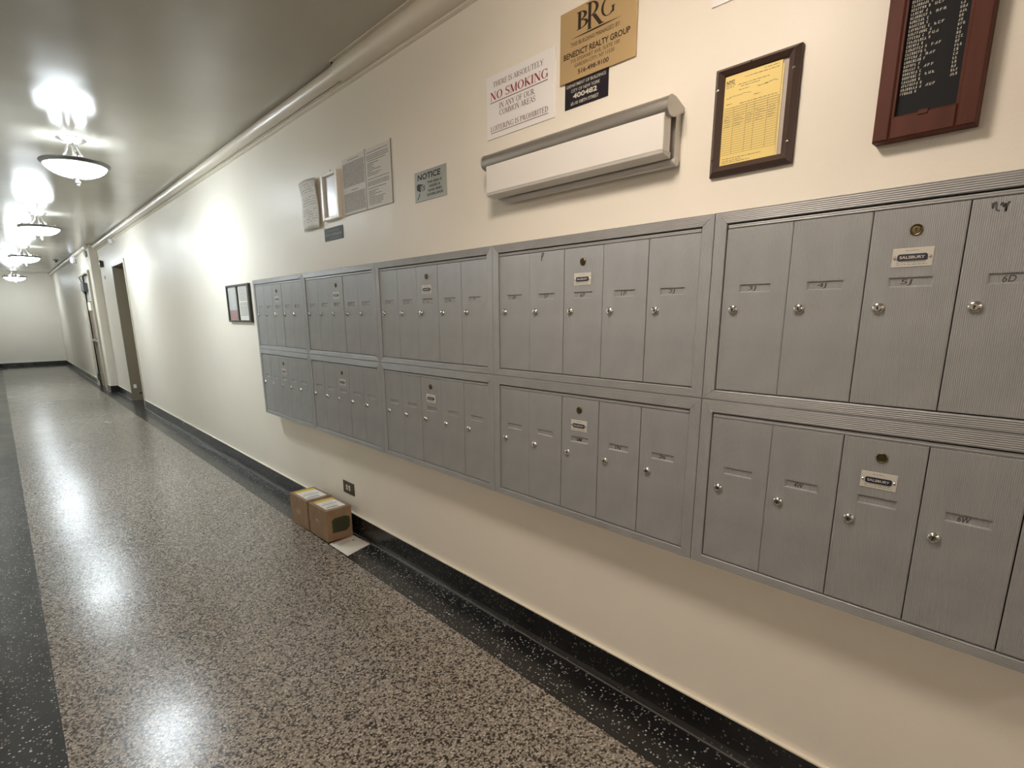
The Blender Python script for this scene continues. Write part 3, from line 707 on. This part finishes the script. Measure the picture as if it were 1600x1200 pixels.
# dark double picture frame left of the mailboxes
W, Hh = 0.545, 0.292
t = wthing('double_picture_frame', 'black frame with two faded sheets, left of the mailbox bank', 'picture frame', 4.955, 1.277)
for b_ in ((0, .022, 0, Hh), (W * .455, W * .505, 0.012, Hh - .012), (W - .040, W, 0, Hh), (.022, W - .04, 0, .014), (.022, W - .04, Hh - .014, Hh)):
    MB().bbox(b_[0], b_[1], -0.02, 0, b_[2], b_[3], 0.002).ob('frame_bar', 'blackframe', t)
s1 = MB().box(.022, W * .455, -0.010, -0.003, .014, Hh - .014).ob('poster', 'photo', t, label='grey sheet with a mauve lower part')
MB().rect(.03, W * .455 - .004, .018, .095, -0.0104).ob('colour_block', 'mauve', s1)
s2 = MB().box(W * .505, W - .04, -0.010, -0.003, .014, Hh - .014).ob('poster', 'paper', t, label='white sheet with two grey text blocks')
m1 = MB()
for z0, z1 in ((.165, .265), (.05, .145)):
    z = z0
    while z < z1: print_line(m1, W * .555, W * .86, z, .006, -0.0104, 0.03); z += .0105
m1.ob('small_print', 'midink', s2)

# yellow certificate in a brown frame
W, Hh = 0.205, 0.255
t = wthing('certificate_frame', 'dark brown screwed frame holding a yellow form, right of the wall light', 'picture frame', 0.763, 1.672)
def bev(p, m_, par, f0=-0.020, f1=0.0):
    mid = 0.45; a, b_, c_, d_ = p   # outer a-b, inner c-d
    o1 = [(x, f1, z) for x, z in (a, b_)] + [(x, -0.010, z) for x, z in (a, b_)]
    ma = tuple(a[i] + (d_[i] - a[i]) * mid for i in (0, 1)); mb_ = tuple(b_[i] + (c_[i] - b_[i]) * mid for i in (0, 1))
    o1 += [(x, f0, z) for x, z in (ma, mb_)] + [(x, -0.011, z) for x, z in (d_, c_)] + [(x, f1, z) for x, z in (d_, c_)]
    return MB().add(o1, [(0, 1, 3, 2), (2, 3, 5, 4), (4, 5, 7, 6), (6, 7, 9, 8), (8, 9, 1, 0), (0, 2, 4, 6, 8), (9, 7, 5, 3, 1)]).ob('frame_bar', m_, par)
il, ir, ib, it = .024, W - .026, .025, Hh - .019
bev(((0, 0), (W, 0), (ir, ib), (il, ib)), 'brownframe', t); bev(((W, Hh), (0, Hh), (il, it), (ir, it)), 'brownframe', t)
bev(((0, Hh), (0, 0), (il, ib), (il, it)), 'brownframe', t); bev(((W, 0), (W, Hh), (ir, it), (ir, ib)), 'brownframe', t)
MB().box(il - .002, ir + .002, -.004, -.0005, ib - .002, it + .002).ob('backing', 'greybacking', t)
MB().box(il + .006, ir - .012, -.0055, -.0042, ib - .001, it - .010).ob('form_sheet', 'yellow_b', t)
fs_ = MB().box(il - .001, ir - .016, -.0068, -.0057, ib - .001, it - .002).ob('form_sheet', 'yellow', t, label='front yellow inspection form')
px0, px1 = il, ir - .016; pw = px1 - px0; pz0, pz1 = ib, it - .002; ph = pz1 - pz0
m1 = MB(); y = -0.0072
Px = lambda u: px0 + pw * u
Pz = lambda v: pz1 - ph * v
text(m1, 'NYC', Px(.03), Px(.18), Pz(.095), Pz(.05), y, 0.05)
for v, a, b_ in ((.11, .03, .2), (.13, .03, .17)): print_line(m1, Px(a), Px(b_), Pz(v), .0012, y, .007)
for v, a, b_ in ((.03, .70, .95), (.06, .36, .95), (.125, .25, .80), (.15, .30, .64), (.185, .27, .45), (.20, .60, .80), (.25, .05, .12), (.28, .55, .66), (.315, .05, .16), (.335, .30, .95), (.93, .05, .78), (.955, .05, .42), (.975, .05, .56)):
    print_line(m1, Px(a), Px(b_), Pz(v), .0013, y, .008)
for u in (.20, .43, .575, .80, .985): m1.rect(Px(u), Px(u) + .0006, Pz(.88), Pz(.36), y)
for i in range(21): m1.rect(Px(.02), Px(.985), Pz(.36 + i * .026), Pz(.36 + i * .026) + (.0006 if i > 3 else .0010), y)
m1.ob('form_print', 'formink', fs_)
m1 = MB()
for u0, u1 in ((.03, .18), (.22, .40), (.45, .56), (.60, .78), (.82, .96)):
    for v in (.45, .475, .50, .53, .555): scribble(m1, Px(u0), Px(u0 + (u1 - u0) * random.uniform(.6, 1)), Pz(v + .018), Pz(v), y - .0003, 8, .0007)
scribble(m1, Px(.10), Px(.50), Pz(.245), Pz(.225), y - .0003, 14, .0006); scribble(m1, Px(.72), Px(.95), Pz(.20), Pz(.18), y - .0003, 10, .0006)
m1.ob('handwriting', 'greyink', fs_)
for sx, sz in ((.011, .205), (W - .012, .205), (.010, .040), (W - .011, .048), (W * .45, Hh - .008)):
    big = sx < .02 and sz < .1 or sz > .23
    MB().lathe([(0.0035, 0.012), (0.0035, 0.0185), (0.002, 0.0195), (0, 0.0195)], 10, (sx, 0, sz), axis='y').ob('screw', 'key' if big else 'chrome', t)

# directory board
W, Hh = 0.170, 0.46
t = wthing('directory_board', 'tall dark red wooden directory board with white name rows, top right', 'notice board', 0.388, 1.673)
dl, dr, db, dt = .029, W - .032, .044, Hh - .044; DPT = -0.034
for b_ in ((0, dl, 0, Hh), (dr, W, 0, Hh), (dl, dr, 0, db), (dl, dr, dt, Hh)):
    MB().bbox(b_[0], b_[1], DPT, 0, b_[2], b_[3], .003).ob('frame_bar', 'wood', t)
for b_ in ((dl, dl + .004, db, dt), (dr - .004, dr, db, dt)): MB().box(b_[0], b_[1], -.030, -.010, b_[2], b_[3]).ob('inner_bead', 'wood', t)
MB().bbox(W * .44, W * .54, DPT - .002, DPT + .01, db - .007, db + .002, .001).ob('latch', 'wood', t)
fb = MB().box(dl, dr, -.022, -.001, db, dt).ob('letter_board', 'felt', t, label='black grooved letter board')
m1 = MB(); y = -.0225
z = db + .040; row = 0
fwid = dr - dl
def glyphs(x, n, z, h, wd):
    for _ in range(n):
        k_ = random.randint(0, 5); a = wd * .62; s_ = h * .20
        if k_ != 3: m1.rect(x, x + s_, z, z + h, y)
        if k_ in (0, 1, 4): m1.rect(x, x + a, z + h - s_, z + h, y)
        if k_ in (1, 2, 5): m1.rect(x, x + a, z, z + s_, y)
        if k_ in (0, 4, 5): m1.rect(x, x + a * .8, z + h * .42, z + h * .42 + s_, y)
        if k_ in (2, 3, 4): m1.rect(x + a - s_, x + a, z, z + h, y)
        if k_ == 3: m1.seg((x, z), (x + a, z + h), s_, y)
        x += wd
    return x
while z < dt - .02:
    n = random.randint(6, 9)
    e = glyphs(dl + .008, n, z, .0048, .0036)
    e = glyphs(e + .003, 1, z, .0048, .0036)
    if row % 5 in (1, 4): glyphs(e + .006, 3, z, .0048, .0058)
    if row > 1: glyphs(dl + fwid * .80, random.choice((2, 2, 3)), z, .0048, .0040)
    z += .0072; row += 1
o = m1.ob('name_letters', 'letters', fb); o['kind'] = 'stuff'

# ------------------------------------------------------------------ linear wall light (switched off)
LY, L = 1.605, 0.752
t = wthing('wall_light', 'long aluminium and white linear wall light over the mailboxes', 'light', LY, 1.728)
cyl = arc(-0.059, 0.1325, 0.0265, 105, 275, 14)
prof = [(-0.0, 0.140), (-0.0, 0.128), (-0.046, 0.108)] + cyl[::-1] + [(-0.045, 0.157)]
MB().prism(prof, 'x', 0.0, L - 0.003, True).ob('top_rail', 'alu', t)
MB().prism([(p[0] * 1.02, 0.137 + (p[1] - 0.137) * 1.02) for p in prof], 'x', L - 0.003, L).ob('end_cap', 'alu', t)
MB().prism([(p[0] * 1.02, 0.137 + (p[1] - 0.137) * 1.02) for p in prof], 'x', -0.002, 0.0).ob('end_cap', 'alu', t)
MB().bbox(0.020, L - 0.012, -0.080, -0.046, 0.024, 0.116, 0.002).ob('diffuser', 'diffuser', t, label='white diffuser panel')
MB().prism([(-0.080, 0.024), (-0.079, 0.0165), (-0.040, 0.0085), (-0.038, 0.024)], 'x', 0.020, L - 0.012).ob('bottom_lip', 'alu_soft', t)
MB().box(0.03, L - 0.006, -0.030, -0.0, 0.008, 0.135).ob('back_channel', 'alu', t)
MB().box(0.05, L - 0.03, -0.046, -0.030, 0.04, 0.10).ob('tube_carrier', 'white', t)
MB().tube([(0.065, -0.020, 0.003), (L - 0.004, -0.020, 0.003)], 0.0125, 12).ob('bottom_rod', 'alu_soft', t)

# ------------------------------------------------------------------ outlet
t = wthing('wall_outlet', 'dark bronze outlet plate low on the wall above the parcels', 'outlet', 3.083, 0.231)
W, Hh = .140, .078
MB().bbox(0, W, -.005, 0, 0, Hh, .0015).ob('plate', 'bronze', t)
for a in (.30, .54):
    r_ = MB().bbox(W * a, W * (a + .13), -.0075, -.004, Hh * .30, Hh * .72, .001).ob('receptacle', 'ivory', t)
    MB().box(W * (a + .05), W * (a + .07), -.0078, -.007, Hh * .45, Hh * .58).ob('slot', 'key', r_)
for a in (.14, .84): MB().lathe([(.003, .004), (.003, .006), (0, .0065)], 8, (W * a, 0, Hh * .5), axis='y').ob('screw', 'brass', t)

# ------------------------------------------------------------------ parcels and mailer on the floor
def parcel(label, x0, x1, y0, y1, h, rotz, big):
    cx_, cy_ = (x0 + x1) / 2, (y0 + y1) / 2; a, b_ = (x1 - x0) / 2, (y1 - y0) / 2
    t = thing('cardboard_box', label, 'box', (cx_, cy_, 0), (0, 0, rotz), 'parcels on the floor')
    MB().box(-a, a, -b_, b_, 0.0005, h - .003).ob('carton', 'card', t, bevel=.003)
    for s0, s1 in ((-a, -.0006), (.0006, a)): MB().box(s0, s1, -b_, b_, h - .003, h).ob('flap', 'card', t, bevel=.001)
    MB().box(-.02, .02, -b_ - .0004, b_ + .0004, h, h + .0004).ob('tape', 'tape', t, label='clear tape over the top seam')
    MB().box(-a - .0006, -a, -.025, .03, h * .45, h * .60).ob('tape', 'tape', t, label='shiny tape patch on the side')
    lb = MB().box(-a + .018, a - .020, -b_ + .030, b_ - .035, h + .0004, h + .0010).ob('shipping_label', 'white', t)
    MB().box(-a + .018, a - .020, b_ - .064, b_ - .028, h + .0010, h + .0014).ob('label_strip', 'yellow_l', lb)
    m1 = MB()
    for i in range(4):
        yy = -b_ + .045 + i * .030
        L_ = (.075, .05, .095, .06)[i]; hh = (.016, .006, .010, .006)[i]
        x = -a + .03 + (.02 if i % 2 else 0)
        while L_ > 0:
            w_ = random.uniform(.002, .006); m1.add([(x, yy, h + .0013), (x + w_, yy, h + .0013), (x + w_, yy + hh, h + .0013), (x, yy + hh, h + .0013)], [(0, 1, 2, 3)]); x += w_ + .0018; L_ -= w_ + .0018
    m1.ob('label_print', 'greyink', lb)
    if big:
        f_ = MB().prism([(-a + .034, h * .26), (a - .040, h * .24), (a - .020, h * .34), (a - .014, h * .52), (a - .018, h * .68), (a - .050, h * .73), (-a + .050, h * .72), (-a + .034, h * .66)], 'y', -b_ - .0006, -b_).ob('printed_panel', 'green', t, label='dark green printed square on the end')
        m1 = MB(); m1.v = []
        for i in range(7): scribble(m1, -a + .05, a - .03, h * .30 + i * h * .055, h * .33 + i * h * .06, -b_ - .0009, 7, .002)
        m1.ob('panel_print', 'bronze', f_)
    return t
parcel('nearer cardboard parcel with a dark green square on its end', -.214, -.050, 2.905, 3.142, .196, math.radians(1.0), True)
parcel('farther cardboard parcel, tight behind the nearer one', -.222, -.052, 3.162, 3.415, .196, math.radians(1.5), False)

t = thing('mailer_envelope', 'white flat mailer lying on the floor in front of the parcels', 'envelope', (-.128, 2.79, 0))
q4 = [(-.216, 2.878), (-.213, 2.655), (-.040, 2.716), (-.050, 2.900)]
c0 = (-.128, 2.79); vs_ = []; n = 8
def bil(u, v):
    p = [[(1 - u) * (1 - v), q4[0]], [(1 - u) * v, q4[1]], [u * v, q4[2]], [u * (1 - v), q4[3]]]
    return sum(a * b_[0] for a, b_ in p) - c0[0], sum(a * b_[1] for a, b_ in p) - c0[1]
top = []; bot = []
for j in range(n + 1):
    for i in range(n + 1):
        u, v = i / n, j / n; x, y_ = bil(u, v); hh = .004 + .008 * (math.sin(PI * u) * math.sin(PI * v)) ** .5
        top.append((x, y_, hh)); bot.append((x, y_, .001))
F = [(j * (n + 1) + i, (j + 1) * (n + 1) + i, (j + 1) * (n + 1) + i + 1, j * (n + 1) + i + 1) for j in range(n) for i in range(n)]
em = MB().add(top, F, True).add(bot, [f[::-1] for f in F])
rim = [i for i in range(n)] + [i * (n + 1) + n for i in range(n)] + [n * (n + 1) + n - i for i in range(n)] + [(n - i) * (n + 1) for i in range(n)]
N1 = (n + 1) ** 2; em.add(top + bot, [(rim[i], rim[(i + 1) % len(rim)], rim[(i + 1) % len(rim)] + N1, rim[i] + N1) for i in range(len(rim))])
o = em.ob('mailer_body', 'paper', t)
def eq(mb, u0, u1, v0, v1):
    k_ = []
    for u, v in ((u0, v0), (u0, v1), (u1, v1), (u1, v0)):
        x, y_ = bil(u, v); k_.append((x, y_, .0052 + .008 * (math.sin(PI * u) * math.sin(PI * v)) ** .5))
    mb.add(k_, [(0, 1, 2, 3)])
m1 = MB(); [eq(m1, .08 + i * .1, .16 + i * .1, .06, .13) for i in range(8)]; m1.ob('printed_stripe', 'pink', t)
m1 = MB(); [eq(m1, .15 + i * .08, .21 + i * .08, .24 + r * .07, .27 + r * .07) for r in range(3) for i in range(6)]; eq(m1, .66, .76, .36, .46); m1.ob('address_print', 'midink', t)

# ------------------------------------------------------------------ small fittings at the far end
t = wthing('alarm_bell', 'dark oval alarm bell on the wall beside the recessed doorway', 'bell', 11.34, 2.185)
MB().lathe([(.055, 0), (.045, .02), (.062, .022), (.062, .03), (.05, .045), (.03, .052), (0, .054)], 20, axis='y').ob('gong', 'greydev', t)
t = wthing('wall_plaque', 'small grey plaque under the alarm bell', 'plaque', 11.43, 1.945)
MB().bbox(0, .13, -.006, 0, 0, .05, .001).ob('panel', 'greylite', t)
t = wthing('security_camera', 'small white security camera under the ceiling moulding', 'camera', 9.88, 2.385)
MB().box(-.035, .035, -.020, 0, .010, .055).ob('bracket', 'white', t)
MB().lathe([(.0, -.048), (.020, -.042), (.032, -.024), (.034, 0), (.034, .018), (0, .018)], 14, (0, -.055, .02)).ob('dome', 'white', t)
MB().lathe([(.0, -.052), (.010, -.050), (.012, -.044), (0, -.042)], 10, (-.008, -.062, .02)).ob('lens', 'key', t)
t = wthing('emergency_light', 'small bluish white emergency light high on the far wall', 'light', 13.95, 2.37, XF)
MB().bbox(0, .26, -.05, 0, 0, .10, .008).ob('housing', 'white', t)
MB().lathe([(.055, .05), (.055, .07), (.04, .085), (0, .09)], 16, (.09, 0, .05), axis='y').ob('lens', 'bluewhite', t)
MB().tube([(.26, -.02, .05), (.42, -.03, .03), (.46, -.03, -.03)], .012, 6).ob('conduit', 'nickel', t)
t = wthing('fire_bell', 'round grey bell at the top of the stepped-out wall', 'bell', 12.10, 2.40, XF)
MB().lathe([(.05, 0), (.05, .015), (.060, .018), (.058, .03), (.03, .045), (0, .048)], 18, axis='y').ob('gong', 'greylite', t)
t = thing('sprinkler_head', 'tiny dark sprinkler head on the far ceiling', 'sprinkler', (-.30, 15.4, H))
MB().lathe([(.05, 0), (.05, -.006), (.016, -.012), (.014, -.035), (.03, -.040), (.03, -.045), (0, -.046)], 12).ob('head', 'greydev', t)
t = thing('floor_mat', 'dark rubber mat against the far end wall, left', 'mat', (-1.62, 19.6, 0))
m1 = MB().box(-.14, .19, -.30, .33, 0.0005, .012).ob('mat_sheet', 'rubber', t, bevel=.004)
